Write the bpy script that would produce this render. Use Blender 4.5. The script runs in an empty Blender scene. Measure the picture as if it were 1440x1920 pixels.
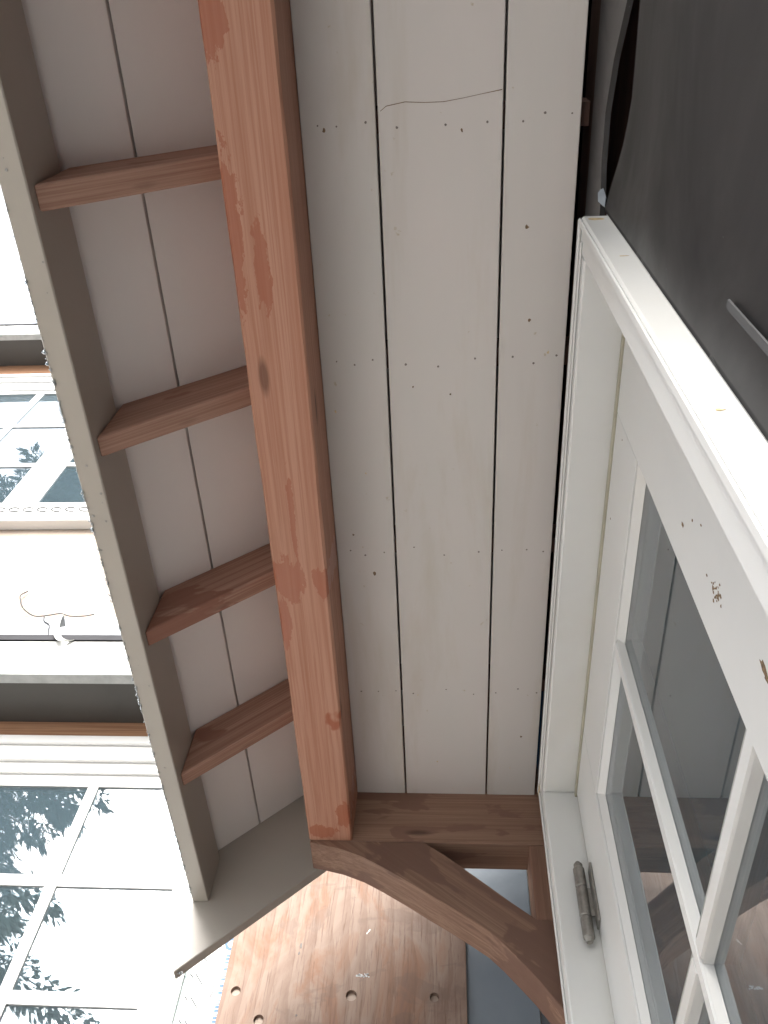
import bpy, bmesh, math, random
from mathutils import Vector, Matrix
random.seed(7)
S = bpy.context.scene
COL = S.collection
ZC = 1.45                                   # eye height of the camera above the ground
R = math.radians

# ------------------------------------------------------------------ camera
cam = bpy.data.cameras.new('camera'); co = bpy.data.objects.new('camera', cam); COL.objects.link(co)
cam.sensor_fit = 'VERTICAL'; cam.sensor_height = 36.0; cam.lens = 1624.68 / 1920 * 36.0
cam.clip_start = 0.02; cam.clip_end = 600
M = ((0.99741869, 0.04299592, 0.05750921), (-0.00678366, 0.85374938, -0.52063998), (-0.07148385, 0.51890592, 0.85183725))
rt, dn, fw = Vector(M[0]), Vector(M[1]), Vector(M[2])
m3 = Matrix((rt, -dn, -fw)).transposed()
co.matrix_world = Matrix.Translation((0, 0, ZC)) @ m3.to_4x4()
S.camera = co

# ------------------------------------------------------------------ sky, sun, exposure (overcast, exposed for the shade)
SUN_EL, SUN_ROT = 38, 187
W = bpy.data.worlds.new('World'); S.world = W; W.use_nodes = True
wn = W.node_tree; wn.nodes.clear()
sky = wn.nodes.new('ShaderNodeTexSky'); sky.sky_type = 'NISHITA'; sky.sun_disc = False
sky.sun_elevation = R(SUN_EL); sky.sun_rotation = R(SUN_ROT); sky.dust_density = 7.0; sky.air_density = 1.0; sky.ozone_density = 1.0
hs = wn.nodes.new('ShaderNodeHueSaturation'); hs.inputs['Saturation'].default_value = 0.70
ov = wn.nodes.new('ShaderNodeMix'); ov.data_type = 'RGBA'; ov.inputs[0].default_value = 0.6; ov.inputs[7].default_value = (8.6, 9.2, 10.0, 1)   # even cloud cover
bg = wn.nodes.new('ShaderNodeBackground'); bg.inputs['Strength'].default_value = 0.13
wo = wn.nodes.new('ShaderNodeOutputWorld')
wn.links.new(sky.outputs[0], hs.inputs['Color']); wn.links.new(hs.outputs[0], ov.inputs[6]); wn.links.new(ov.outputs[2], bg.inputs['Color']); wn.links.new(bg.outputs[0], wo.inputs['Surface'])
sun = bpy.data.lights.new('sun', 'SUN'); so = bpy.data.objects.new('sun', sun); COL.objects.link(so)
sun.energy = 1.0; sun.angle = R(40); sun.color = (1.0, 0.99, 0.975)
az = R(SUN_ROT); sd = Vector((math.sin(az) * math.cos(R(SUN_EL)), math.cos(az) * math.cos(R(SUN_EL)), math.sin(R(SUN_EL))))
so.rotation_euler = sd.to_track_quat('Z', 'Y').to_euler(); so.location = (-6, -8, 14)
VS = S.view_settings
VS.view_transform = 'Standard'; VS.look = 'None'; VS.gamma = 1.0; VS.use_curve_mapping = False
VS.exposure = 2.27
S.cycles.max_bounces = 10; S.cycles.diffuse_bounces = 6; S.cycles.glossy_bounces = 6; S.cycles.transparent_max_bounces = 16
S.cycles.caustics_reflective = False; S.cycles.caustics_refractive = False
S.cycles.use_denoising = True

# ------------------------------------------------------------------ materials
class MB:
    def __init__(s, name, rough=0.6, spec=0.5):
        s.m = bpy.data.materials.new(name); s.m.use_nodes = True; s.t = s.m.node_tree
        s.b = s.t.nodes['Principled BSDF']; s.b.inputs['Roughness'].default_value = rough
        s.b.inputs['Specular IOR Level'].default_value = spec
        s.tc = s.n('ShaderNodeTexCoord'); s.oi = s.n('ShaderNodeObjectInfo')
    def n(s, k, **kw):
        x = s.t.nodes.new(k)
        for a, v in kw.items(): setattr(x, a, v)
        return x
    def l(s, a, b): s.t.links.new(a, b)
    def noise(s, scale=(1, 1, 1), sc=1.0, detail=4, rough=0.55, dist=0.0, rnd=True, off=0.0):
        mp = s.n('ShaderNodeMapping'); mp.inputs['Scale'].default_value = scale
        s.l(s.tc.outputs['Object'], mp.inputs['Vector'])
        x = s.n('ShaderNodeTexNoise', noise_dimensions='4D')
        x.inputs['Scale'].default_value = sc; x.inputs['Detail'].default_value = detail
        x.inputs['Roughness'].default_value = rough; x.inputs['Distortion'].default_value = dist
        s.l(mp.outputs[0], x.inputs['Vector'])
        ma = s.n('ShaderNodeMath', operation='MULTIPLY_ADD'); ma.inputs[1].default_value = 37.0 if rnd else 0.0; ma.inputs[2].default_value = off
        s.l(s.oi.outputs['Random'], ma.inputs[0]); s.l(ma.outputs[0], x.inputs['W'])
        return x.outputs['Fac']
    def ramp(s, fac, stops, interp='LINEAR'):
        r = s.n('ShaderNodeValToRGB'); cr = r.color_ramp; cr.interpolation = interp
        while len(cr.elements) < len(stops): cr.elements.new(0.5)
        for e, (p, c) in zip(cr.elements, stops):
            e.position = p; e.color = (c, c, c, 1) if isinstance(c, (int, float)) else (*c, 1)
        s.l(fac, r.inputs[0]); return r.outputs[0]
    def mix(s, fac, a, b, mode='MIX'):
        x = s.n('ShaderNodeMix', data_type='RGBA', blend_type=mode)
        for sock, v in ((x.inputs[0], fac), (x.inputs[6], a), (x.inputs[7], b)):
            if isinstance(v, (int, float)): sock.default_value = v
            elif isinstance(v, tuple): sock.default_value = (*v, 1)
            else: s.l(v, sock)
        return x.outputs[2]
    def mul(s, a, k):
        x = s.n('ShaderNodeMath', operation='MULTIPLY'); s.l(a, x.inputs[0])
        if isinstance(k, (int, float)): x.inputs[1].default_value = k
        else: s.l(k, x.inputs[1])
        return x.outputs[0]
    def col(s, c):
        if isinstance(c, tuple): s.b.inputs['Base Color'].default_value = (*c, 1)
        else: s.l(c, s.b.inputs['Base Color'])
    def rough(s, r): s.l(r, s.b.inputs['Roughness'])
    def bump(s, h, strength=0.3, dist=0.002):
        x = s.n('ShaderNodeBump'); x.inputs['Strength'].default_value = strength; x.inputs['Distance'].default_value = dist
        s.l(h, x.inputs['Height']); s.l(x.outputs[0], s.b.inputs['Normal'])

def stretch(axis, a, b):                     # noise scale: a across the grain, b along it
    v = [a, a, a]; v[axis] = b; return tuple(v)

def wood(name, light, mid, dark, axis, stain=None, stain_lo=0.56, knots=True, rough=0.62, spots=None):
    m = MB(name, rough, 0.35)
    big = m.noise(stretch(axis, 9, 0.9), 1.0, 3, 0.5, 0.6)
    fine = m.noise(stretch(axis, 200, 2.2), 1.0, 5, 0.7)
    band = m.noise(stretch(axis, 70, 0.9), 1.0, 3, 0.5, 0.3, off=5)
    c = m.ramp(big, [(0.30, mid), (0.52, light), (0.72, mid)])
    c = m.mix(m.ramp(band, [(0.47, 0.0), (0.60, 0.40)]), c, dark)
    c = m.mix(m.ramp(fine, [(0.40, 0.75), (0.56, 0.0)]), c, dark)
    if stain:
        sn = m.noise(stretch(axis, 11, 4.0), 1.0, 4, 0.55, 0.5, off=11)
        mask = m.ramp(sn, [(stain_lo, 0.0), (stain_lo + 0.02, 0.85)])
        c = m.mix(mask, c, stain)
    if spots:                                # wet patches at known places (object coordinates), ragged by noise
        rg = m.noise(stretch(axis, 60, 26), 1.0, 6, 0.65, 0.4, off=17); tot = None
        for (cx, cy, rx, ry) in spots:
            mp = m.n('ShaderNodeMapping'); mp.inputs['Location'].default_value = (-cx / rx, -cy / ry, 0); mp.inputs['Scale'].default_value = (1 / rx, 1 / ry, 0)
            m.l(m.tc.outputs['Object'], mp.inputs['Vector'])
            ln = m.n('ShaderNodeVectorMath', operation='LENGTH'); m.l(mp.outputs[0], ln.inputs[0])
            ad = m.n('ShaderNodeMath', operation='MULTIPLY_ADD'); m.l(rg, ad.inputs[0]); ad.inputs[1].default_value = 2.8; m.l(ln.outputs['Value'], ad.inputs[2])
            mr = m.n('ShaderNodeMapRange'); mr.inputs['From Min'].default_value = 2.46; mr.inputs['From Max'].default_value = 2.36; m.l(ad.outputs[0], mr.inputs['Value'])
            if tot is None: tot = mr.outputs[0]
            else:
                mx = m.n('ShaderNodeMath', operation='MAXIMUM'); m.l(tot, mx.inputs[0]); m.l(mr.outputs[0], mx.inputs[1]); tot = mx.outputs[0]
        c = m.mix(m.mul(tot, 0.68), c, stain)
        ro = m.n('ShaderNodeMapRange'); ro.inputs['To Min'].default_value = rough; ro.inputs['To Max'].default_value = 0.30; m.l(tot, ro.inputs['Value']); m.rough(ro.outputs[0])
    if knots:
        vo = m.n('ShaderNodeTexVoronoi', feature='F1'); mp = m.n('ShaderNodeMapping'); mp.inputs['Scale'].default_value = stretch(axis, 9, 2.4)
        m.l(m.tc.outputs['Object'], mp.inputs['Vector']); m.l(mp.outputs[0], vo.inputs['Vector']); vo.inputs['Scale'].default_value = 1.0
        k = m.ramp(vo.outputs['Distance'], [(0.05, 0.75), (0.10, 0.0)])
        c = m.mix(k, c, tuple(x * 0.35 for x in dark))
    m.col(c); m.bump(fine, 0.25, 0.0015)
    return m.m

def paint(name, a, b, rough=0.55, sc=3.0, speck=None, amount=0.70, axis=None, spec=0.4):
    m = MB(name, rough, spec)
    n1 = m.noise((1, 1, 1) if axis is None else stretch(axis, 1.6, 0.5), sc, 5, 0.6, 0.3)
    c = m.ramp(n1, [(0.33, a), (0.66, b)])
    if speck:
        n2 = m.noise((1, 1, 1), 46, 3, 0.6, 0.2, off=3)
        c = m.mix(m.ramp(n2, [(amount, 0.0), (amount + 0.05, 0.7)]), c, speck)
        n3 = m.noise((1, 1, 1) if axis is None else stretch(axis, 8, 1.2), 1.0, 5, 0.65, 0.4, off=21)
        c = m.mix(m.ramp(n3, [(0.53, 0.0), (0.76, 0.42)]), c, speck)
    m.col(c)
    f = m.noise((1, 1, 1) if axis is None else stretch(axis, 160, 6), 1.0 if axis is not None else 90, 4, 0.6)
    m.bump(f, 0.12, 0.001)
    return m.m

def glass(name, refl, tint, film):
    m = bpy.data.materials.new(name); m.use_nodes = True; t = m.node_tree; t.nodes.clear()
    o = t.nodes.new('ShaderNodeOutputMaterial'); mx = t.nodes.new('ShaderNodeMixShader')
    tr = t.nodes.new('ShaderNodeBsdfTransparent'); tr.inputs[0].default_value = (*tint, 1)
    gl = t.nodes.new('ShaderNodeBsdfGlossy'); gl.inputs['Roughness'].default_value = 0.012; gl.inputs['Color'].default_value = (0.94, 0.97, 1.0, 1)
    lw = t.nodes.new('ShaderNodeFresnel'); lw.inputs['IOR'].default_value = 1.5
    ma = t.nodes.new('ShaderNodeMath'); ma.operation = 'MULTIPLY_ADD'; ma.use_clamp = True
    ma.inputs[1].default_value = 1.0 - refl; ma.inputs[2].default_value = refl
    tc = t.nodes.new('ShaderNodeTexCoord'); nz = t.nodes.new('ShaderNodeTexNoise'); nz.inputs['Scale'].default_value = 2.3; nz.inputs['Detail'].default_value = 1
    bp = t.nodes.new('ShaderNodeBump'); bp.inputs['Strength'].default_value = 0.05; bp.inputs['Distance'].default_value = 0.004
    L = t.links.new
    L(tc.outputs['Object'], nz.inputs['Vector']); L(nz.outputs['Fac'], bp.inputs['Height']); L(bp.outputs[0], gl.inputs['Normal'])
    L(lw.outputs[0], ma.inputs[0]); L(ma.outputs[0], mx.inputs[0]); L(tr.outputs[0], mx.inputs[1]); L(gl.outputs[0], mx.inputs[2]); 
    df = t.nodes.new('ShaderNodeBsdfDiffuse'); df.inputs[0].default_value = (0.42, 0.52, 0.56, 1)   # pale diffuse layer painting in the haze of glare and rain
    m2 = t.nodes.new('ShaderNodeMixShader'); m2.inputs[0].default_value = film
    L(mx.outputs[0], m2.inputs[1]); L(df.outputs[0], m2.inputs[2]); L(m2.outputs[0], o.inputs[0])
    return m

def plain(name, c, rough=0.6, metal=0.0, spec=0.5, var=0.12, sc=20):
    m = MB(name, rough, spec); m.b.inputs['Metallic'].default_value = metal
    n1 = m.noise((1, 1, 1), sc, 4, 0.6)
    m.col(m.ramp(n1, [(0.35, tuple(x * (1 - var) for x in c)), (0.65, tuple(min(1, x * (1 + var)) for x in c))]))
    m.bump(n1, 0.08, 0.001)
    return m.m

MAT = {}
BYC = (1.7474 - 0.50) / 2                       # middle of the beam along y
BEAM_SPOTS = [(x + .282, y - BYC, rx, ry) for (x, y, rx, ry) in (
    (-.305, .975, .032, .050), (-.325, 1.085, .014, .060), (-.240, .988, .020, .034), (-.328, .320, .018, .120), (-.288, .375, .012, .075),
    (-.322, .030, .020, .050), (-.245, 1.660, .018, .045), (-.300, 1.715, .035, .022), (-.285, .84, .006, .090))]
MAT['beam'] = wood('beam_fir', (0.490, 0.268, 0.188), (0.455, 0.226, 0.150), (0.37, 0.162, 0.100), 1, stain=(0.33, 0.095, 0.046), stain_lo=0.66, spots=BEAM_SPOTS)
MAT['tail'] = wood('rafter_fir', (0.44, 0.275, 0.208), (0.40, 0.230, 0.168), (0.27, 0.138, 0.098), 0, stain=(0.27, 0.125, 0.088), stain_lo=0.60)
MAT['bracket'] = wood('bracket_fir', (0.33, 0.208, 0.146), (0.295, 0.174, 0.118), (0.22, 0.122, 0.084), 0, stain=(0.215, 0.118, 0.085), stain_lo=0.54)
MAT['brace'] = wood('brace_fir', (0.32, 0.205, 0.146), (0.25, 0.148, 0.104), (0.19, 0.106, 0.076), 0, stain=(0.18, 0.102, 0.076), stain_lo=0.50, knots=False)
MAT['post'] = wood('post_fir', (0.33, 0.205, 0.145), (0.29, 0.165, 0.115), (0.20, 0.108, 0.075), 2, stain=(0.205, 0.112, 0.08))
MAT['header'] = wood('header_fir', (0.50, 0.29, 0.17), (0.44, 0.23, 0.13), (0.30, 0.14, 0.08), 0)
MAT['ledger'] = wood('ledger_wood', (0.11, 0.055, 0.042), (0.09, 0.04, 0.03), (0.05, 0.025, 0.02), 1, knots=False)
MAT['soffit'] = paint('soffit_paint', (0.655, 0.615, 0.592), (0.618, 0.602, 0.576), 0.55, 2.4, speck=(0.45, 0.38, 0.26), amount=0.70, axis=1)
MAT['roofboard'] = paint('roof_board_paint', (0.775, 0.725, 0.700), (0.745, 0.710, 0.685), 0.6, 3.0, axis=1)
MAT['taupe'] = paint('taupe_paint', (0.430, 0.395, 0.345), (0.400, 0.370, 0.325), 0.38, 4.0, axis=1)
MAT['taupe_x'] = paint('barge_paint', (0.420, 0.388, 0.345), (0.395, 0.365, 0.325), 0.36, 4.0, axis=0)
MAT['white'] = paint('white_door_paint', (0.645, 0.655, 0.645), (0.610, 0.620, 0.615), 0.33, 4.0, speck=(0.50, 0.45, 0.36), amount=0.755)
MAT['white_clean'] = paint('white_window_paint', (0.82, 0.82, 0.80), (0.78, 0.78, 0.77), 0.35, 4.0)
MAT['chip'] = plain('bare_wood_chip', (0.17, 0.11, 0.06), 0.8, var=0.5, sc=300)
MAT['stain'] = plain('rust_stain', (0.62, 0.49, 0.28), 0.6, var=0.25, sc=120)
MAT['nail'] = plain('nail_metal', (0.17, 0.145, 0.13), 0.5)
MAT['void'] = plain('gap_shade_black', (0.003, 0.007, 0.013), 0.95, spec=0.0)  # near-black colour stands in for deep shade behind the loose membrane
MAT['wing_room'] = plain('wing_room_plaster', (0.42, 0.47, 0.50), 0.9, spec=0.1)
MAT['room'] = plain('dim_room', (0.10, 0.10, 0.10), 0.9, spec=0.1)
MAT['weather'] = plain('khaki_weatherstrip', (0.36, 0.345, 0.27), 0.7)
MAT['hinge'] = plain('hinge_metal', (0.24, 0.23, 0.21), 0.42, metal=0.55, var=0.2, sc=60)
MAT['dark_grey'] = plain('plain_dark_grey', (0.055, 0.057, 0.06), 0.5)
MAT['glass_door'] = glass('door_glass', 0.15, (0.90, 0.93, 0.93), 0.06)
MAT['glass_wing'] = glass('window_glass', 0.14, (0.70, 0.84, 0.90), 0.08)
MAT['felt'] = plain('roof_felt', (0.04, 0.04, 0.045), 0.8)
MAT['shingle'] = plain('roof_shingle', (0.09, 0.085, 0.08), 0.85, var=0.3, sc=40)
MAT['flash'] = plain('grey_flashing', (0.50, 0.53, 0.57), 0.45)
MAT['eave_white'] = paint('eave_white_paint', (0.80, 0.80, 0.78), (0.74, 0.74, 0.72), 0.45, 3.0)
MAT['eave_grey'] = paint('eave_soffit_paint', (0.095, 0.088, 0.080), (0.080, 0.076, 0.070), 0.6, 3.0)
MAT['eave_edge'] = plain('eave_drip_edge', (0.45, 0.46, 0.45), 0.5)
MAT['wrap'] = plain('house_wrap', (0.82, 0.83, 0.83), 0.45, var=0.04, sc=8)
MAT['ink_blue'] = plain('blue_ink', (0.10, 0.20, 0.34), 0.6)
MAT['ink_teal'] = plain('teal_ink', (0.50, 0.70, 0.72), 0.6)
MAT['ink_black'] = plain('black_ink', (0.07, 0.075, 0.08), 0.6)
MAT['wire'] = plain('wire_sheath', (0.07, 0.07, 0.072), 0.5)
MAT['strap'] = plain('strap_plastic', (0.62, 0.64, 0.60), 0.5)
MAT['scrap'] = plain('clear_plastic_scrap', (0.30, 0.34, 0.38), 0.15)
MAT['bark'] = plain('conifer_bark', (0.09, 0.06, 0.045), 0.9, var=0.35, sc=12)

m = MB('black_membrane', 0.42, 0.5)
n1 = m.noise((1, 1, 1), 3.0, 5, 0.6, 0.8); n2 = m.noise((1, 1, 1), 170, 2, 0.5)
c = m.ramp(n1, [(0.32, (0.030, 0.029, 0.031)), (0.55, (0.055, 0.053, 0.054)), (0.72, (0.105, 0.103, 0.104))])
c = m.mix(m.ramp(n2, [(0.76, 0.0), (0.80, 0.8)]), c, (0.25, 0.26, 0.28)); m.col(c)
m.rough(m.ramp(n1, [(0.3, 0.50), (0.7, 0.26)])); n3 = m.noise((1, 1, 1), 2.2, 1, 0.4, 0.6, off=2); m.bump(n3, 0.6, 0.03); MAT['membrane'] = m.m

m = MB('blue_grey_membrane', 0.42, 0.4)
n1 = m.noise((1, 1, 1), 4.0, 4, 0.6, 0.6)
m.col(m.ramp(n1, [(0.3, (0.225, 0.268, 0.308)), (0.7, (0.285, 0.330, 0.370))])); m.bump(n1, 0.5, 0.01); MAT['bluemem'] = m.m

m = MB('plywood_veneer', 0.6, 0.3)
nd = m.noise((5.0, 5.0, 2.6), 1.0, 5, 0.6, 1.6)
wv = m.n('ShaderNodeTexWave', wave_type='BANDS', bands_direction='X', wave_profile='SAW')
mp = m.n('ShaderNodeMapping'); mp.inputs['Scale'].default_value = (7, 7, 2.6); m.l(m.tc.outputs['Object'], mp.inputs['Vector'])
m.l(mp.outputs[0], wv.inputs['Vector']); wv.inputs['Scale'].default_value = 1.0; wv.inputs['Distortion'].default_value = 9.0
wv.inputs['Detail'].default_value = 3.0; wv.inputs['Detail Scale'].default_value = 0.7
fine = m.noise((150, 150, 9), 1.0, 5, 0.7, 0.4)
base = m.ramp(nd, [(0.24, (0.185, 0.110, 0.090)), (0.38, (0.305, 0.212, 0.165)), (0.51, (0.370, 0.275, 0.218)), (0.62, (0.330, 0.188, 0.124)), (0.74, (0.230, 0.150, 0.126))])
c = m.mix(m.ramp(wv.outputs['Fac'], [(0.35, 0.0), (0.85, 0.30)]), base, (0.19, 0.105, 0.070))
c = m.mix(m.ramp(fine, [(0.32, 0.75), (0.48, 0.0)]), c, (0.165, 0.095, 0.068))
wet = m.noise((5, 5, 9), 1.0, 4, 0.6, 0.6, off=9)
c = m.mix(m.ramp(wet, [(0.55, 0.0), (0.58, 0.35)]), c, (0.205, 0.145, 0.116)); m.col(c)
m.bump(fine, 0.3, 0.0015); MAT['plywood'] = m.m

m = MB('wall_sheathing', 0.65, 0.3)
n1 = m.noise((3, 3, 1), 1.0, 4, 0.6, 0.4); n2 = m.noise((140, 140, 6), 1.0, 3, 0.6)
c = m.ramp(n1, [(0.3, (0.46, 0.375, 0.310)), (0.7, (0.55, 0.470, 0.400))])
c = m.mix(m.ramp(n2, [(0.40, 0.25), (0.52, 0.0)]), c, (0.45, 0.33, 0.24)); m.col(c); MAT['sheath'] = m.m

m = MB('wet_gravel_ground', 0.55, 0.5)
vo = m.n('ShaderNodeTexVoronoi'); vo.inputs['Scale'].default_value = 45; m.l(m.tc.outputs['Object'], vo.inputs['Vector'])
n1 = m.noise((1, 1, 1), 0.6, 5, 0.6, rnd=False)
c = m.mix(m.ramp(n1, [(0.35, 0.0), (0.65, 0.8)]), (0.375, 0.365, 0.350), (0.435, 0.425, 0.405))
c = m.mix(0.35, c, vo.outputs['Color'], 'MULTIPLY'); m.col(c); m.bump(vo.outputs['Distance'], 0.6, 0.02); MAT['ground'] = m.m

m = MB('conifer_needles', 0.6, 0.3)
n1 = m.noise((1, 1, 1), 1.3, 3, 0.6)
m.col(m.ramp(n1, [(0.3, (0.030, 0.050, 0.036)), (0.7, (0.062, 0.092, 0.060))])); MAT['needle'] = m.m

MAT['drop'] = glass('water_drop', 0.14, (0.93, 0.95, 0.95), 0.10)

# ------------------------------------------------------------------ builders (coordinates relative to the eye; ZC is added once)
def link(name, me, parent=None, loc=None):
    o = bpy.data.objects.new(name, me); COL.objects.link(o)
    if loc is not None: o.location = loc
    if parent is not None: o.parent = parent
    return o
def tag(o, label=None, cat=None, group=None, kind=None):
    if label: o['label'] = label
    if cat: o['category'] = cat
    if group: o['group'] = group
    if kind: o['kind'] = kind
    return o
def thing(name, loc, label, cat, group=None):
    e = bpy.data.objects.new(name, None); COL.objects.link(e); e.location = (loc[0], loc[1], loc[2] + ZC); e.empty_display_size = 0.1
    return tag(e, label, cat, group)
WL = {}
def wloc(o):
    v = Vector(o.location)
    return v + (wloc(o.parent) if o.parent else Vector())
def finish(name, bm, mat, parent=None, smooth=False, warp=None, roty=0.0):
    """bm in eye-relative coordinates -> one mesh object whose origin lies at its own centre"""
    if warp:
        for v in bm.verts: v.co = warp(v.co)
    bmesh.ops.recalc_face_normals(bm, faces=bm.faces)
    lo = Vector((min(v.co[i] for v in bm.verts) for i in range(3))); hi = Vector((max(v.co[i] for v in bm.verts) for i in range(3)))
    c = (lo + hi) / 2
    bmesh.ops.translate(bm, verts=bm.verts, vec=-c)
    if roty: bmesh.ops.rotate(bm, verts=bm.verts, cent=(0, 0, 0), matrix=Matrix.Rotation(-roty, 3, 'Y'))   # mesh axes follow the grain
    me = bpy.data.meshes.new(name); bm.to_mesh(me); bm.free()
    if smooth:
        for p in me.polygons: p.use_smooth = True
    mats = mat if isinstance(mat, (list, tuple)) else [mat]
    for x in mats: me.materials.append(MAT[x] if isinstance(x, str) else x)
    w = c + Vector((0, 0, ZC))
    o = link(name, me, parent, w - (wloc(parent) if parent else Vector()))
    if roty: o.rotation_euler.y = roty
    return o
def box(bm, x0, x1, y0, y1, z0, z1, bev=0.0, seg=1):
    r = bmesh.ops.create_cube(bm, size=1.0)
    vs = r['verts']
    for v in vs:
        v.co = Vector((x0 + (v.co.x + .5) * (x1 - x0), y0 + (v.co.y + .5) * (y1 - y0), z0 + (v.co.z + .5) * (z1 - z0)))
    if bev > 0:
        es = list({e for v in vs for e in v.link_edges})
        bmesh.ops.bevel(bm, geom=es, offset=bev, segments=seg, affect='EDGES', profile=0.6)
    return bm
def nb(): return bmesh.new()
def bx(name, mat, parent, x0, x1, y0, y1, z0, z1, bev=0.0015, warp=None, cut=0, axis=1):
    bm = box(nb(), x0, x1, y0, y1, z0, z1, bev)
    return finish(name, bm, mat, parent, warp=warp)
def prism(bm, pts, axis, a, b, bev=0.0):
    """pts: 2-D outline; axis 1: (x,z) outline swept along y; axis 0: (y,z) swept along x; axis 2: (x,y) swept along z"""
    def P(p, t):
        return {0: (t, p[0], p[1]), 1: (p[0], t, p[1]), 2: (p[0], p[1], t)}[axis]
    A = [bm.verts.new(P(p, a)) for p in pts]; B = [bm.verts.new(P(p, b)) for p in pts]
    fs = [bm.faces.new(A), bm.faces.new(B[::-1])]
    n = len(pts)
    for i in range(n): fs.append(bm.faces.new((A[i], B[i], B[(i + 1) % n], A[(i + 1) % n])))
    if bev > 0:
        es = list({e for f in fs for e in f.edges})
        bmesh.ops.bevel(bm, geom=es, offset=bev, segments=1, affect='EDGES')
    return bm
def tube(bm, pts, r, n=8):
    pts = [Vector(p) for p in pts]; rings = []
    for i, p in enumerate(pts):
        d = (pts[min(i + 1, len(pts) - 1)] - pts[max(i - 1, 0)]).normalized()
        u = d.orthogonal().normalized(); w = d.cross(u)
        rr = r[i] if isinstance(r, (list, tuple)) else r
        rings.append([bm.verts.new(p + (u * math.cos(2 * math.pi * k / n) + w * math.sin(2 * math.pi * k / n)) * rr) for k in range(n)])
    for a, b in zip(rings, rings[1:]):
        for k in range(n): bm.faces.new((a[k], a[(k + 1) % n], b[(k + 1) % n], b[k]))
    bm.faces.new(rings[0][::-1]); bm.faces.new(rings[-1])
    return bm
def disc(bm, c, nrm, r, h, n=8, jag=0.0, asp=1.0, up=(0, 0, 1)):
    """a small raised chip or nail head lying on a surface with normal nrm"""
    nrm = Vector(nrm); up = Vector(up); a = nrm.cross(up)
    a = a.normalized() if a.length > 1e-4 else Vector((1, 0, 0)); b = nrm.cross(a).normalized(); c = Vector(c)
    o = []
    for k in range(n):
        rr = r * (1 + random.uniform(-jag, jag)); t = 2 * math.pi * k / n
        o.append(a * math.cos(t) * rr + b * math.sin(t) * rr * asp)
    lo = [bm.verts.new(c + p) for p in o]; hi = [bm.verts.new(c + p * 0.85 + nrm * h) for p in o]
    bm.faces.new(hi)
    for k in range(n): bm.faces.new((lo[k], lo[(k + 1) % n], hi[(k + 1) % n], hi[k]))
def slabs(bm, plane, a0, a1, b0, b1, t0, t1, holes):
    """a wall slab with rectangular openings. plane 'x': a=y,b=z,t=x ; plane 'y': a=x,b=z,t=y"""
    A = sorted({a0, a1, *[h[0] for h in holes], *[h[1] for h in holes]}); B = sorted({b0, b1, *[h[2] for h in holes], *[h[3] for h in holes]})
    def solid(i, j):
        if not (0 <= i < len(A) - 1 and 0 <= j < len(B) - 1): return False
        ca, cb = (A[i] + A[i + 1]) / 2, (B[j] + B[j + 1]) / 2
        return not any(h[0] < ca < h[1] and h[2] < cb < h[3] for h in holes)
    V = {}
    def P(a, b, t):
        k = (a, b, t)
        if k not in V: V[k] = bm.verts.new((t, a, b) if plane == 'x' else (a, t, b))
        return V[k]
    for i in range(len(A) - 1):
        for j in range(len(B) - 1):
            if not solid(i, j): continue
            p, q, r, s = (A[i], B[j]), (A[i + 1], B[j]), (A[i + 1], B[j + 1]), (A[i], B[j + 1])
            bm.faces.new([P(*k, t0) for k in (p, q, r, s)]); bm.faces.new([P(*k, t1) for k in (s, r, q, p)])
            for (u, v, di, dj) in ((p, q, 0, -1), (q, r, 1, 0), (r, s, 0, 1), (s, p, -1, 0)):
                if not solid(i + di, j + dj): bm.faces.new([P(*u, t0), P(*v, t0), P(*v, t1), P(*u, t1)])
    return bm

# ------------------------------------------------------------------ ground
bm = nb(); g = 150
vs = [bm.verts.new(p) for p in ((-g, -g, -ZC), (g, -g, -ZC), (g, g, -ZC), (-g, g, -ZC))]; bm.faces.new(vs)
tag(finish('ground', bm, 'ground'), 'pale wet gravel ground around the house', 'ground', kind='structure')

# ------------------------------------------------------------------ the house wall that carries the door and the awning
XW = 0.236                                    # face of the membrane wall
DY0, DY1, DZ1, DZ0 = 0.300, 1.520, 1.320, -1.30   # outer edges of the door frame
GB = -ZC
house = thing('house', (2.0, -1.0, GB), 'house wall under black membrane with white glazed door and awning', 'house')
bm = nb(); slabs(bm, 'x', -7.0, 2.30, GB, 6.2, 0.300, 0.420, [(DY0 + .004, DY1 - .004, GB, DZ1 - .004)]); finish('wall', bm, 'void', house)
bm = nb(); box(bm, 4.4, 4.5, -7, 2.3, GB, 6.2); box(bm, .42, 4.4, -7, -6.9, GB, 6.2); box(bm, .42, 4.4, 2.2, 2.3, GB, 6.2); box(bm, .2, 4.6, -7.1, 2.29, 6.2, 6.32)
finish('back_wall', bm, 'room', house)
bx('floor', 'room', house, .42, 4.4, -6.9, 2.2, GB, DZ0 + .002, 0)
# membrane sheet left of the door (towards the eye) with a loose top that stands off below the upper strip
def memb_top(y):
    if y > .30: return 1.362
    K = [(.30, 1.345), (.25, 1.30), (.20, 1.245), (.14, 1.20), (.02, 1.175), (-.3, 1.12), (-5, 1.10)]
    for (y1, z1), (y0, z0) in zip(K, K[1:]):
        if y >= y0: return z0 + (z1 - z0) * (y - y0) / (y1 - y0)
    return 1.10
bm = nb(); ny, nz = 60, 70; grid = []
for i in range(ny + 1):
    y = .298 - (i / ny) ** 1.6 * 4.2; row = []
    for j in range(nz + 1):
        t = j / nz; zt = memb_top(y); z = GB + .02 + (zt - GB - .02) * (1 - (1 - t) ** 1.5)
        w = max(0, min(1, (.30 - y) / .3))
        x = XW - w * (.006 * math.sin(2.1 * z + 3 * y) + .004 * math.sin(7 * y + 1.3 * z) + .003 * math.sin(17 * z - 5 * y))
        row.append(bm.verts.new((x, y, z)))
    grid.append(row)
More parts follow.
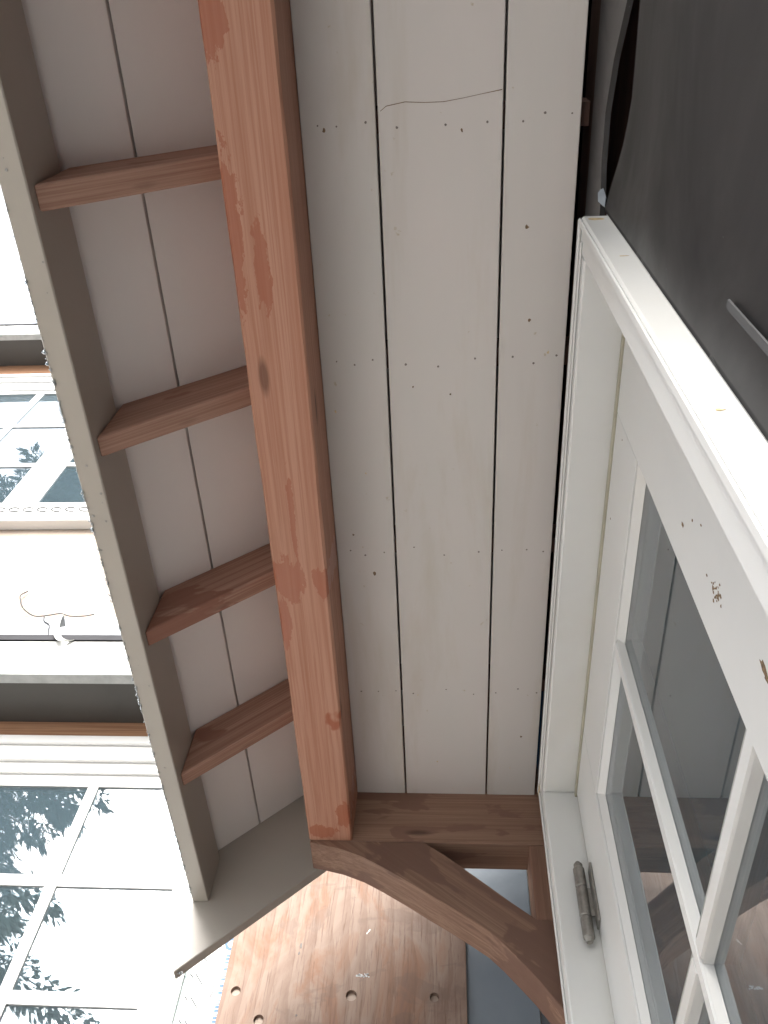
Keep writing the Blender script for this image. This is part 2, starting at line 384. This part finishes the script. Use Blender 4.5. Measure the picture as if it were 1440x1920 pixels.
for i in range(ny):
    for j in range(nz): bm.faces.new((grid[i][j], grid[i + 1][j], grid[i + 1][j + 1], grid[i][j + 1]))
ext = bmesh.ops.solidify(bm, geom=list(bm.faces), thickness=-0.002)
tag(finish('membrane_sheet', bm, 'membrane', house, smooth=True), 'loose black membrane sheet sagging off the wall')
bx('membrane_sheet', 'membrane', house, XW, .300, DY1, 2.29, GB, 1.362, .002)
bm = nb(); prism(bm, [(2.29, 1.366), (2.29, 1.505), (-6.9, 1.505), (-6.9, 1.14), (-.3, 1.17), (-.06, 1.235), (.03, 1.295), (.10, 1.355), (.17, 1.388), (.24, 1.386), (.30, 1.366)], 0, XW - .002, XW + .006); finish('membrane_strip', bm, 'membrane', house)
bx('membrane_strip', 'membrane', house, XW + .008, .300, DY0, DY1, 1.3225, 1.3655, 0)
bx('ledger_board', 'ledger', house, XW + .004, .300, -.6, 1.86, 1.506, 1.64, .002)
bx('membrane_sheet', 'membrane', house, XW + .004, .300, -6.9, 2.29, 2.30, 6.19, .002)
bx('grey_strip', 'dark_grey', house, XW - .0060, XW - .0040, .230, .239, .10, .708, .0008)  # narrow grey strip on the face of the membrane
# scrap of plastic film caught above the door corner
bm = nb(); P = [(.2325, .288, 1.322), (.226, .285, 1.342), (.229, .278, 1.368), (.238, .272, 1.380), (.2375, .279, 1.345)]
A = [bm.verts.new(p) for p in P]; Bv = [bm.verts.new((p[0] + .001, p[1] + .002, p[2])) for p in P]; bm.faces.new(A); bm.faces.new(Bv[::-1])
for i in range(5): bm.faces.new((A[i], A[(i + 1) % 5], Bv[(i + 1) % 5], Bv[i]))
tag(finish('plastic_scrap', bm, 'scrap'), 'small torn scrap of plastic film above the corner of the white door frame', 'scrap')

# ------------------------------------------------------------------ door frame
XF, XS = 0.200, 0.268
fr = thing('door_frame', (.25, .91, GB), 'white painted frame around the glazed door standing proud of black membrane', 'door frame')
LIP = .050
bx('jamb', 'white', fr, XF, .318, DY0, DY0 + LIP, DZ0, DZ1, .003)
tag(fr.children[-1], 'bright edge of the near jamb')
bx('jamb', 'white', fr, XF, .318, DY1 - LIP, DY1, DZ0, DZ1, .003)
bx('head', 'white', fr, XF + .0003, .318, DY0 + LIP, DY1 - LIP, DZ1 - LIP, DZ1 - .0004, .003)
bx('door_sill', 'white', fr, XF - .03, .40, DY0 - .02, DY1 + .02, GB, DZ0, .004)
bx('moulding', 'white', fr, XF - .005, XF - .0002, DY0 + .002, DY1 - .002, DZ1 - .014, DZ1 - .002, .002)
bx('moulding', 'white', fr, XF - .003, XF - .0002, DY0 + .030, DY1 - .030, DZ1 - .032, DZ1 - .024, .0012)
bx('moulding', 'white', fr, XF - .004, XF - .0002, DY1 - .013, DY1 - .002, DZ0, DZ1 - .016, .0015)
bx('moulding', 'white', fr, XF - .004, XF - .0002, DY0 + .002, DY0 + .013, DZ0, DZ1 - .016, .0015)
bx('moulding', 'white', fr, XF + .036, XF + .046, DY0 - .004, DY0 - .0002, DZ0, DZ1 - .004, .0015)
bx('weatherstrip', 'weather', fr, XS - .003, XS + .012, DY0 + LIP + .001, DY1 - LIP - .001, DZ1 - LIP - .012, DZ1 - LIP - .0005, .001)
bx('weatherstrip', 'weather', fr, XS + .002, XS + .012, DY1 - LIP - .012, DY1 - LIP - .0005, DZ0 + .001, DZ1 - LIP - .013, .001)
bm = nb()
for (y, z, r, a) in ((DY1 - .010, 1.309, .010, .8), (DY1 - .030, 1.300, .008, 1.2)): disc(bm, (XF - .0042, y, z), (-1, 0, 0), r, .0004, 12, .35, a)
tag(finish('rust_stain', bm, 'stain', fr), kind='stuff')
bm = nb(); disc(bm, (.2175, DY0 - .0002, 1.298), (0, -1, 0), .0125, .0005, 14, .2, .55)
disc(bm, (.222, DY0 - .0002, 1.10), (0, -1, 0), .006, .0004, 8, .4, .25); disc(bm, (.218, DY0 - .0002, .645), (0, -1, 0), .0035, .0004, 8, .4, .6)
tag(finish('paint_chip', bm, 'stain', fr), kind='stuff')

# ------------------------------------------------------------------ glazed door
dr = thing('glazed_door', (.29, .91, DZ0), 'white glazed door with small panes between white glazing bars', 'door')
SY0, SY1, SZ1, SZ0 = DY0 + LIP + .006, DY1 - LIP - .012, DZ1 - LIP - .012, DZ0 + .01
GY = [(.600, .912), (.940, 1.262)]; GZ = [(.590, 1.088), (.062, .560), (-.466, .032)]
XG = XS + .015
bx('stile', 'white', dr, XS, XS + .045, SY0, GY[0][0] - .013, SZ0, SZ1, .002)
bx('stile', 'white', dr, XS, XS + .045, GY[1][1] + .013, SY1, SZ0, SZ1, .002)
bx('rail', 'white', dr, XS + .0004, XS + .0446, GY[0][0] - .013, GY[1][1] + .013, GZ[0][1] + .013, SZ1 - .0005, .001)
bx('rail', 'white', dr, XS + .0004, XS + .0446, GY[0][0] - .013, GY[1][1] + .013, SZ0, GZ[2][0] - .013, .001)
def bar(y0, y1, z0, z1, vert):
    """a glazing bar: flat narrow nose with sloped sides"""
    bm = nb(); x0, x1 = XS + .002, XS + .040
    if vert:
        prism(bm, [(x0, y0 + .006), (x0, y1 - .006), (XG - .001, y1), (x1, y1), (x1, y0), (XG - .001, y0)], 2, z0, z1)
    else:
        prism(bm, [(x0, z0 + .006), (x0, z1 - .006), (XG - .001, z1), (x1, z1), (x1, z0), (XG - .001, z0)], 1, y0, y1)
    return finish('glazing_bar', bm, 'white', dr)
bar(GY[0][1], GY[1][0], GZ[2][0] - .013, GZ[0][1] + .013, True)
for k in (0, 1):
    for c in (0, 1):
        bar(GY[c][0] - (.013 if c == 0 else 0), GY[c][1] + (.013 if c == 1 else 0), GZ[k + 1][1], GZ[k][0], False)
for r_, (z0, z1) in enumerate(GZ):
    for c_, (y0, y1) in enumerate(GY):
        bm = nb(); box(bm, XG, XG + .004, y0 - .004, y1 + .004, z0 - .004, z1 + .004); box(bm, XG + .016, XG + .020, y0 - .004, y1 + .004, z0 - .004, z1 + .004)
        pane = finish('pane', bm, 'glass_door', dr)
        # sloped bead around each pane
        bm = nb(); w = .0125
        def ring(yA, yB, zA, zB, x): return [bm.verts.new(p) for p in ((x, yA, zA), (x, yB, zA), (x, yB, zB), (x, yA, zB))]
        ow = [w if c_ == 0 else 0, w if c_ == 1 else 0, w if r_ == 2 else 0, w if r_ == 0 else 0]
        o1 = ring(y0 - ow[0], y1 + ow[1], z0 - ow[2], z1 + ow[3], XS + .0035); i1 = ring(y0 + .002, y1 - .002, z0 + .002, z1 - .002, XG - .0005)
        for k in range(4): bm.faces.new((o1[k], o1[(k + 1) % 4], i1[(k + 1) % 4], i1[k]))
        finish('glazing_bead', bm, 'white', pane)
        bm = nb()
        for (a0, a1, b0, b1) in ((y0, y1, z1 - .009, z1), (y0, y1, z0, z0 + .009), (y0, y0 + .009, z0 + .009, z1 - .009), (y1 - .009, y1, z0 + .009, z1 - .009)):
            box(bm, XG + .005, XG + .0155, a0, a1, b0, b1)
        finish('spacer_bar', bm, 'dark_grey', pane)
# hinge knuckle and leaves on the far stile
hg = bx('hinge', 'hinge', dr, XS - .0045, XS - .0004, 1.424, 1.4545, .950, 1.068, .001)
bm = nb(); hx, hy = .2465, 1.450
for (z0, z1) in ((.930, .9705), (.9715, 1.030), (1.031, 1.072)): tube(bm, [(hx, hy, z0), (hx, hy, z0 + .002), (hx, hy, z1 - .002), (hx, hy, z1)], [.0095, .0108, .0108, .0095], 16)
tube(bm, [(hx, hy, 1.072), (hx, hy, 1.080), (hx, hy, 1.086)], [.008, .0085, .004], 12); tube(bm, [(hx, hy, .923), (hx, hy, .930)], [.006, .0085], 12)
box(bm, hx - .001, XS - .003, hy - .003, hy + .001, .972, 1.029, .0006)
finish('knuckle', bm, 'hinge', hg, smooth=False)
bm = nb()
for (y, z, r, a) in ((.538, .850, .0024, 2.0), (.513, .820, .0016, 1.3), (.508, .577, .0040, 2.8), (.512, .566, .0028, 2.4), (.50, .79, .0012, 1.6), (.606, 1.20, .0016, 1.2), (.76, 1.222, .0016, 1.2)):
    disc(bm, (XS - .0001, y, z), (-1, 0, 0), r, .0004, 9, .45, a)
for k in range(26): disc(bm, (XS - .0001, .531 + random.gauss(0, .006), .718 + random.gauss(0, .012)), (-1, 0, 0), random.uniform(.0008, .0022), .0004, 6, .5, 1.4)
tag(finish('paint_chip', bm, 'chip', dr), kind='stuff')

# ------------------------------------------------------------------ awning
YE, YN = 1.8455, -0.50                          # far end (barge board) and near end
PITCH = .93
def uz(x): return 1.4004 + PITCH * (x + .5697)   # underside of the sloping boards
def droop(v): return Vector((v.x, v.y, v.z + .020 * (v.y - YE)))
aw = thing('awning', (-.2, .4, 1.05), 'timber awning roof above the glazed door with orange beam and taupe fascia', 'awning')
XB0, XB1, ZB = -.334, -.2295, 1.355
def gridbox(bm, x0, x1, y0, y1, z0, z1, n, amp):   # a beam with slightly wandering edges
    for _ in range(1):
        prev = None
        for i in range(n + 1):
            y = y0 + (y1 - y0) * i / n; b = .004
            pr = [(x0, z0 + b), (x0 + b, z0), (x1 - b, z0), (x1, z0 + b), (x1, z1), (x0, z1)]
            ring = [bm.verts.new((p[0] + random.uniform(-amp, amp), y, p[1] + random.uniform(-amp, amp) * .6)) for p in pr]
            if prev:
                for k in range(6): bm.faces.new((prev[k], prev[(k + 1) % 6], ring[(k + 1) % 6], ring[k]))
            else: bm.faces.new(ring[::-1])
            prev = ring
        bm.faces.new(prev)
    return bm
bm = gridbox(nb(), XB0, XB1, YN, 1.7474, ZB, 1.575, 46, .0007)
tag(finish('beam', bm, 'beam', aw), 'orange fir beam with dark wet stain patches')
# rafter tails between beam and fascia
TY = [-.188, .216, .611, 1.024, 1.420]
for y in TY:
    bm = nb(); xa, xb = -.5695, .20; d = .134
    prism(bm, [(xa, uz(xa) - d), (xb, uz(xb) - d), (xb, uz(xb) - .0005), (xa, uz(xa) - .0005)], 1, y, y + .037, .0025)
    # the tails sit on the beam: they stop at its inner face
    bmesh.ops.bisect_plane(bm, geom=list(bm.verts) + list(bm.edges) + list(bm.faces), plane_co=(XB1 - .002, 0, 0), plane_no=(1, 0, 0), clear_outer=True)
    bmesh.ops.contextual_create(bm, geom=[e for e in bm.edges if e.is_boundary])
    finish('rafter_tail', bm, 'tail', aw, warp=droop, roty=-math.atan(PITCH))
# sloping boards
xs_ = [-.613, -.4880, -.335, -.183, -.030, .120, .232]
for i in range(len(xs_) - 1):
    xa, xb = xs_[i] + (.0018 if i else 0), xs_[i + 1] - .0018
    bm = nb(); prism(bm, [(xa, uz(xa)), (xb, uz(xb)), (xb, uz(xb) + .026), (xa, uz(xa) + .026)], 1, YN, YE - .0008, .001)
    finish('roof_board', bm, 'roofboard', aw, warp=droop)
bm = nb(); prism(bm, [(-.613, uz(-.613) + .028), (.2995, uz(.2995) + .028), (.2995, uz(.2995) + .040), (-.613, uz(-.613) + .040)], 1, YN - .02, YE + .05); finish('roof_felt', bm, 'felt', aw, warp=droop)
n = 0
for i in range(8):                            # shingle courses on top
    xa = -.617 + i * .112; xb = xa + .135
    bm = nb(); prism(bm, [(xa, uz(xa) + .054), (xb, uz(xb) + .042), (xb, uz(xb) + .047), (xa, uz(xa) + .060)], 1, YN - .025, YE + .055); finish('shingle_course', bm, 'shingle', aw, warp=droop)
# fascia
fa = finish('fascia', box(nb(), -.6093, -.5702, YN, YE - .0005, 1.2500, 1.373, .002), 'taupe', aw, warp=droop)
tag(fa, 'taupe fascia board beaded with rain drops')
bm = nb()
for k in range(230):                          # rain drops hanging from the fascia
    y = random.uniform(.1, YE - .02); out = random.random() < .90
    x = -.6083 + (random.uniform(-.0015, .003) if out else random.uniform(.004, .034)); r = random.uniform(.0013, .0034) * (1 if out else .8)
    z = 1.2502 + .020 * (y - YE)
    mtx = Matrix.Translation((x, y, z - r * .35)) @ Matrix.Diagonal((1, 1.1, 1.0 if out else .6, 1))
    bmesh.ops.create_icosphere(bm, subdivisions=1, radius=r, matrix=mtx)
tag(finish('rain_drops', bm, 'drop', fa, smooth=True), kind='stuff')
# barge board closing the far end
def bz(x): return 1.0785 + PITCH * (x + .6073)
bm = nb(); prism(bm, [(-.6098, bz(-.6098)), (.232, bz(.232)), (.232, uz(.232) + .024), (-.6098, uz(-.6098) + .024)], 1, YE, YE + .030, .0018)
ba = finish('barge_board', bm, 'taupe_x', aw); tag(ba, 'taupe barge board sloping down to a plumb cut tip')
bm = nb(); prism(bm, [(-.6098, bz(-.6098)), (.232, bz(.232)), (.232, uz(.232) + .0), (-.6098, uz(-.6098) + .0)], 1, YN - .031, YN - .001, .0018); finish('barge_board', bm, 'taupe_x', aw, warp=lambda v: Vector((v.x, v.y, v.z + .02 * (YN - YE))))
bm = nb()
for k in range(9):
    mtx = Matrix.Translation((-.607 + random.uniform(0, .02), YE + random.uniform(.002, .028), bz(-.600) - .0035)); bmesh.ops.create_icosphere(bm, subdivisions=1, radius=random.uniform(.0015, .0035), matrix=mtx)
tag(finish('rain_drops', bm, 'drop', ba, smooth=True), kind='stuff')
# flat soffit boards with nails
sx = [(-.2290, -.1080), (-.1038, .0935), (.0978, .2155)]
rows = [(-.22, 3), (.188, 3), (.594, 3), (1.010, 3), (1.40, 3)]
ZS = 1.5
for bi, (xa, xb) in enumerate(sx):
    b = bx('soffit_board', 'soffit', aw, xa, xb, YN, 1.7475, ZS, ZS + .020, .0012)
    k = [3, 3, 3][bi]
    for (yr, _) in rows:
        for j in range(k):
            x = xa + (xb - xa) * (j + .5) / k + random.uniform(-.010, .010)
            bm = nb(); disc(bm, (x, yr + random.uniform(-.010, .010), ZS + .0002), (0, 0, -1), random.uniform(.0016, .0025), .0006, 8, .15, up=(0, 1, 0)); finish('nail_head', bm, 'nail', b)
    for j in range(5):                        # stray scuffs
        bm = nb(); disc(bm, (random.uniform(xa + .015, xb - .015), random.uniform(.05, 1.7), ZS + .0002), (0, 0, -1), random.uniform(.0016, .0036), .0004, 7, .5, random.uniform(.7, 1.6), up=(0, 1, 0)); finish('scuff_mark', bm, 'stain' if j % 2 else 'chip', b)
    if bi == 1:
        cp = [(xa + .004, .170), (-.09, .163), (-.06, .158), (-.03, .160), (0, .160), (.03, .156), (.06, .151), (xb - .002, .146)]
        bm = nb(); lo = []; hi = []
        for (x, y) in cp:
            w = random.uniform(.0003, .0008); lo.append(bm.verts.new((x, y - w, ZS - .0003))); hi.append(bm.verts.new((x, y + w, ZS - .0003)))
        for a in range(len(cp) - 1): bm.faces.new((lo[a], lo[a + 1], hi[a + 1], hi[a]))
        finish('crack', bm, 'chip', b)
bx('joist', 'ledger', aw, XB1 + .001, .232, .170, .206, ZS + .021, ZS + .075, .001)
bx('joist', 'ledger', aw, XB1 + .001, .232, .576, .612, ZS + .021, ZS + .075, .001)
bx('joist', 'ledger', aw, XB1 + .001, .232, .992, 1.028, ZS + .021, ZS + .075, .001)
bx('joist', 'ledger', aw, XB1 + .001, .232, 1.382, 1.418, ZS + .021, ZS + .075, .001)

# ------------------------------------------------------------------ bracket
br = thing('timber_bracket', (.2, 1.78, .935), 'brown timber bracket with curved brace under the end of the orange beam', 'bracket')
YA0, YA1 = 1.748, 1.8445
bm = nb(); prism(bm, [(-.332, 1.3555), (.2315, 1.3555), (.2315, 2.05), (-.2, 1.665), (-.332, 1.52)], 1, YA0, YA1, .002)
finish('arm', bm, 'bracket', br)
bx('post', 'post', br, .190, .2315, YA0 + .001, YA1, 1.1605, 1.3550, .003)
bm = nb(); prism(bm, [(-.3315, 1.3550), (-.3315, 1.347), (-.254, 1.331), (-.202, 1.311), (-.154, 1.285), (-.096, 1.250), (-.038, 1.213), (.003, 1.188), (.043, 1.162), (.088, 1.131), (.118, 1.102), (.158, 1.057), (.183, 1.028), (.2315, .960), (.2315, 1.160), (.1895, 1.160), (.140, 1.200), (.088, 1.242), (.036, 1.284), (-.012, 1.322), (-.058, 1.3550)], 1, YA0 - .0005, YA1 - .0005, .002)
finish('brace', bm, 'brace', br, roty=R(37))

# ------------------------------------------------------------------ wing of the house at the far end
YW = 2.30
wing = thing('house_wing', (-2.4, 4.0, GB), 'pale plywood clad wing of the house with white windows and two eaves', 'house')
LW = (-2.70, -.72, -.60, 2.10)                 # lower window rough opening x0,x1,z0,z1
UW = (-3.80, -1.35, 3.70, 5.60)
bm = nb(); slabs(bm, 'y', -6.5, .298, GB, 6.05, YW, YW + .12, [LW, UW]); finish('wall', bm, 'sheath', wing)
bm = nb(); box(bm, -6.5, .29, 6.4, 6.5, GB, 6.05); box(bm, -6.5, -6.4, 2.42, 6.4, GB, 6.05); box(bm, .19, .29, 2.42, 6.4, GB, 6.05); box(bm, -6.4, .19, 2.42, 6.4, 2.45, 2.55); box(bm, -6.6, .29, 2.3, 6.6, 6.05, 6.15); finish('back_wall', bm, 'wing_room', wing)
def eave(z, zt):
    """overhanging eave: soffit, fascia and drip edge"""
    xa, xb = -6.6, .19 if z > 4 else -.80
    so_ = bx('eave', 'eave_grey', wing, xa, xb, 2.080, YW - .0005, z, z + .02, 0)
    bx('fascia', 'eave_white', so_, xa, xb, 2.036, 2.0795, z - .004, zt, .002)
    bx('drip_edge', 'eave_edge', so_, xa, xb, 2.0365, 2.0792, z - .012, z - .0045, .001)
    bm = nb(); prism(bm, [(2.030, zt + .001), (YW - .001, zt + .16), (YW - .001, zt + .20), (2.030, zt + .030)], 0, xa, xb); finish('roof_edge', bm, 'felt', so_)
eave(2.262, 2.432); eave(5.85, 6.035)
bx('header_board', 'header', wing, -3.3, -.62, YW - .022, YW - .0005, 2.186, 2.2615, .002)
bx('header_board', 'header', wing, -4.2, -1.0, YW - .022, YW - .0005, 5.645, 5.849, .002)
bx('flashing', 'flash', wing, -5.5, -.82, YW - .006, YW - .0005, 2.62, 2.900, .001)

def window(x0, x1, z0, z1, cols, zrows, thick, stops, cas=.10, sill=None):
    """white window: casing, stepped frame, sash, glazing bars, panes. cols/zrows = glass extents"""
    w = thing  # noqa
    cz = z1 + cas
    bm = nb(); slabs(bm, 'y', x0, x1, z0, z1, YW - .018, YW + .06, [(a, b, zrows[-1][0] - .05, zrows[0][1] + .05) for (a, b) in stops])
    win = finish('window', bm, 'white_clean', wing)
    bx('head_casing', 'white_clean', win, x0 - .05, x1 + .02, YW - .034, YW - .0185, z1 - .115, z1, .003)
    bx('head_casing', 'white_clean', win, x0 - .05, x1 + .03, YW - .048, YW - .0345, z1 - .052, z1 - .014, .004)
    for ci, (a, b) in enumerate(stops):
        cs = [c for c in cols if c[0] > a and c[1] < b]
        bm = nb(); slabs(bm, 'y', a + .002, b - .002, zrows[-1][0] - .048, zrows[0][1] + .048, YW - .006, YW + .034, [(c[0], c[1], r[0], r[1]) for c in cs for r in zrows])
        finish('sash', bm, 'white_clean', win)
        for c in cs:
            for r in zrows:
                bm = nb(); box(bm, c[0] - .006, c[1] + .006, YW + .000, YW + .003, r[0] - .006, r[1] + .006); pn = finish('pane', bm, 'glass_wing', win); pn.rotation_euler = (R(random.uniform(-.25, .25)), 0, R(random.uniform(-.25, .25)))
    return win
lw = window(LW[0] + .003, LW[1] - .003, LW[2] + .003, 2.185, [(-1.190, -.827), (-1.585, -1.225), (-1.980, -1.620), (-2.375, -2.015)], [(1.632, 1.976), (1.275, 1.594), (.918, 1.238), (.56, .88), (.20, .52), (-.16, .16)], .035, [(-2.425, -.777)])
tag(lw, 'white window with six rows of panes reflecting conifers')
uw = window(UW[0] + .003, UW[1] - .003, 3.80, 5.64, [(-2.745, -2.387), (-3.155, -2.797), (-2.190, -1.832), (-3.565, -3.207), (-1.79, -1.432)], [(4.87, 5.36), (4.342, 4.832), (3.886, 4.302)], .035, [(-3.615, -2.345), (-2.235, -1.390)])
tag(uw, 'white upper window in two sashes')
bx('sill', 'eave_white', uw, UW[0] - .04, UW[1] + .04, YW - .045, YW - .0185, 3.70, 3.798, .003)
bx('sill', 'eave_white', uw, UW[0] - .05, UW[1] + .05, YW - .060, YW - .0005, 3.62, 3.698, .004)
for k in range(26):                            # embossed scrolls along the sill
    x = -3.3 + k * .075; pts = [(x + .026 * math.cos(t) + (.03 if t > 3.4 else 0) * (t - 3.4) / 2.2, YW - .047, 3.748 + .020 * math.sin(t)) for t in [0.2 + i * .6 for i in range(9)]]
    bm = nb(); tube(bm, pts, .0032, 5); finish('scroll', bm, 'dark_grey', uw)
# plywood panel with drilled holes, on blue grey membrane, house wrap beside it
bx('blue_membrane', 'bluemem', wing, .02, .2345, YW - .006, YW - .0005, GB + .02, 2.60, .001)
pb = nb(); box(pb, -.607, .046, YW - .020, YW - .0075, -.95, 1.86, .0008)
ply = finish('plywood_panel', pb, 'plywood', wing)
holes = [(-.570, 1.285, .013), (-.259, 1.283, .0148), (-.039, 1.286, .0125), (-.495, 1.212, .0135)]
cb = nb()
for (x, z, r) in holes: tube(cb, [(x, YW - .03, z), (x, YW - .0100, z)], r, 20)
cut = finish('cutter', cb, 'void'); md = ply.modifiers.new('cut', 'BOOLEAN'); md.operation = 'DIFFERENCE'; md.object = cut; md.solver = 'EXACT'
dg = bpy.context.evaluated_depsgraph_get(); newm = bpy.data.meshes.new_from_object(ply.evaluated_get(dg)); ply.modifiers.clear(); ply.data = newm
bpy.data.objects.remove(cut)
tag(ply, 'pinkish plywood panel with drilled holes')
for (x, z, r) in holes:
    bm = nb(); tube(bm, [(x, YW - .0099, z - .002), (x, YW - .0118, z - .002)], r * .80, 14); finish('hole_plug', bm, 'sheath', ply)
for (x, z, r, a) in ((-.398, 1.226, .003, 1), (-.412, 1.418, .003, 2.6), (-.415, 1.395, .0025, 2.0)):
    bm = nb(); disc(bm, (x, YW - .0202, z), (0, -1, 0), r, .0006, 8, .3, a); finish('screw_head', bm, 'nail', ply)
bm = nb(); 
for k in range(22):
    t = random.random(); disc(bm, (-.250 + .034 * t, YW - .0202, 1.336 + random.uniform(-.002, .009) * (.3 + t)), (0, -1, 0), random.uniform(.0012, .0038), .0005, 7, .5, random.uniform(.4, 1.2))
for k in range(5): disc(bm, (-.231 + k * .002, YW - .0202, 1.459 + k * .003), (0, -1, 0), .0022, .0005, 7, .4)
tag(finish('paint_smear', bm, 'wrap', ply), kind='stuff')
bx('house_wrap', 'wrap', wing, -.722, -.560, YW - .005, YW - .0006, GB + .02, 2.18, .0005)
hw = wing.children[-1]
bx('printed_band', 'ink_teal', hw, -.7205, -.710, YW - .0056, YW - .0051, .4, 2.1, 0)
for k in range(14):                            # printed slanting marks
    z = .9 + k * .062
    for (x0_, dx, dz) in ((-.7095, .012, -.012), (-.694, .026, -.030)):
        bm = nb(); vs = [bm.verts.new((x0_ + a, YW - .0058, z + b)) for (a, b) in ((0, 0), (dx, dz), (dx, dz + .0045), (0, .0055))]; bm.faces.new(vs); finish('printed_mark', bm, 'ink_black', hw)
def text(body, size, x, z, mat, bold=0.0):
    cu = bpy.data.curves.new('t', 'FONT'); cu.body = body; cu.size = size; cu.offset = bold; cu.resolution_u = 2
    o = bpy.data.objects.new('t', cu); COL.objects.link(o)
    dg = bpy.context.evaluated_depsgraph_get(); me = bpy.data.meshes.new_from_object(o.evaluated_get(dg)); bpy.data.objects.remove(o)
    bm = nb(); bm.from_mesh(me)
    for v in bm.verts: v.co = Vector((x - v.co.y, YW - .0060, z + v.co.x))   # reads upwards
    finish('printed_text', bm, mat, hw)
text('Ventilated Building Solutions Council', .0135, -.634, 1.215, 'ink_black')
text('OO', .050, -.596, 1.405, 'ink_blue', .002)
for k in range(26):
    z = 1.15 + k * .0095; bm = nb(); h_ = random.uniform(.003, .008); vs = [bm.verts.new((x, YW - .0060, zz)) for (x, zz) in ((-.621, z), (-.608, z), (-.608, z + h_), (-.621, z + h_ * .8))]; bm.faces.new(vs); finish('printed_mark', bm, 'ink_blue', hw)

# loose wire and strap hanging over the lower eave
def spline(pts, n=6):
    P = [Vector(p) for p in pts]; P = [P[0]] + P + [P[-1]]; out = []
    for i in range(1, len(P) - 2):
        for k in range(n):
            t = k / n; a, b, c, d = P[i - 1], P[i], P[i + 1], P[i + 2]
            out.append(.5 * ((2 * b) + (c - a) * t + (2 * a - 5 * b + 4 * c - d) * t * t + (3 * b - a - 3 * c + d) * t ** 3))
    return out + [P[-2]]
bm = nb(); yw = YW - .010
tube(bm, spline([(-1.905, yw, 3.085), (-1.918, yw - .01, 3.045), (-1.90, yw - .015, 3.0), (-1.86, yw - .012, 2.94), (-1.80, yw, 2.905), (-1.74, yw, 2.91), (-1.69, yw, 2.922), (-1.64, yw, 2.905), (-1.58, yw, 2.905), (-1.535, yw, 2.918)]), .0032, 6)
tube(bm, spline([(-1.755, yw, 2.905), (-1.742, yw, 2.87), (-1.71, yw, 2.845), (-1.695, yw, 2.80), (-1.68, yw, 2.76)]), .003, 6)
tag(finish('loose_wire', bm, 'wire'), 'thin loose wire curling along the wall above the lower eave', 'wire')
bm = nb(); pts = [(-1.545, 2.15, 2.66), (-1.505, 2.045, 2.60), (-1.475, 2.018, 2.50), (-1.440, 2.014, 2.43), (-1.405, 2.022, 2.418), (-1.375, 2.05, 2.47)]
sp = spline(pts, 5); lo = [bm.verts.new(p + Vector((-.011, 0, -.004))) for p in sp]; hi = [bm.verts.new(p + Vector((.011, 0, .004))) for p in sp]
lo2 = [bm.verts.new(p + Vector((-.011, .003, -.004))) for p in sp]; hi2 = [bm.verts.new(p + Vector((.011, .003, .004))) for p in sp]
for a in range(len(sp) - 1):
    bm.faces.new((lo[a], lo[a + 1], hi[a + 1], hi[a])); bm.faces.new((hi2[a], hi2[a + 1], lo2[a + 1], lo2[a]))
    bm.faces.new((lo[a], lo2[a], lo2[a + 1], lo[a + 1])); bm.faces.new((hi[a], hi[a + 1], hi2[a + 1], hi2[a]))
tag(finish('plastic_strap', bm, 'strap'), 'pale plastic strap looped over the edge of the lower eave', 'strap')

# ------------------------------------------------------------------ conifers across the yard, seen mirrored in the wing windows
def conifer(x, y, h, rad, seed, label):
    rnd = random.Random(seed)
    t = thing('conifer_tree', (x, y, GB), label, 'tree', 'conifers across the yard')
    bm = nb(); tube(bm, [(x, y, GB - .1), (x + .05, y, GB + h * .3), (x, y + .06, GB + h * .65), (x, y, GB + h)], [h * .016, h * .012, h * .007, .02], 10)
    tr = []
    verts, faces = [], []
    def leaf(c, d, ln, w):
        d = d.normalized(); s = d.cross(Vector((rnd.uniform(-1, 1), rnd.uniform(-1, 1), rnd.uniform(-.4, 1)))).normalized() * w
        i = len(verts); verts.extend([c - s * .4, c + d * ln * .5 - s, c + d * ln, c + d * ln * .45 + s]); faces.append((i, i + 1, i + 2, i + 3))
    nbr = int(h * 16)
    for b in range(nbr):
        f = rnd.random() ** .85; z0 = h * (.10 + .88 * f); a = rnd.uniform(0, 2 * math.pi)
        L = rad * (1 - f) ** .75 * rnd.uniform(.65, 1.12) + .25
        dirh = Vector((math.cos(a), math.sin(a), 0)); p0 = Vector((x, y, GB + z0)); pts = []
        for k in range(9):
            u = k / 8; pts.append(p0 + dirh * L * u + Vector((0, 0, L * (.10 * u - .42 * u * u + .10 * u ** 4))))
        tube(bm, pts[::2], [.035 * (1 - k * .22) + .004 for k in range(5)], 4)
        side = dirh.cross(Vector((0, 0, 1)))
        for q in range(int(40 + L * 240)):
            u = rnd.uniform(.12, 1.0) ** .8; k = min(7, int(u * 8)); c = pts[k].lerp(pts[k + 1], u * 8 - k)
            sgn = rnd.choice((-1, 1)); sp_ = L * .34 * (1.1 - u) + .10
            tip = dirh * rnd.uniform(.2, .8) + side * sgn * rnd.uniform(.2, 1) + Vector((0, 0, rnd.uniform(-.75, .05)))
            c2 = c + side * sgn * rnd.uniform(0, sp_) + Vector((0, 0, rnd.uniform(-.10, .02)))
            leaf(c2, tip, rnd.uniform(.10, .26), rnd.uniform(.014, .036))
    finish('trunk', bm, 'bark', t)
    base = Vector(t.location); me = bpy.data.meshes.new('crown'); me.from_pydata([v + Vector((0, 0, ZC)) - base for v in verts], [], faces); me.materials.append(MAT['needle'])
    link('crown', me, t, (0, 0, 0))
conifer(-9.55, -6.5, 25.0, 5.25, 3, 'tall drooping conifer mirrored in the lower window panes')
conifer(-15.5, -3.0, 22.0, 4.0, 5, 'second tall conifer farther from the awning across the yard')
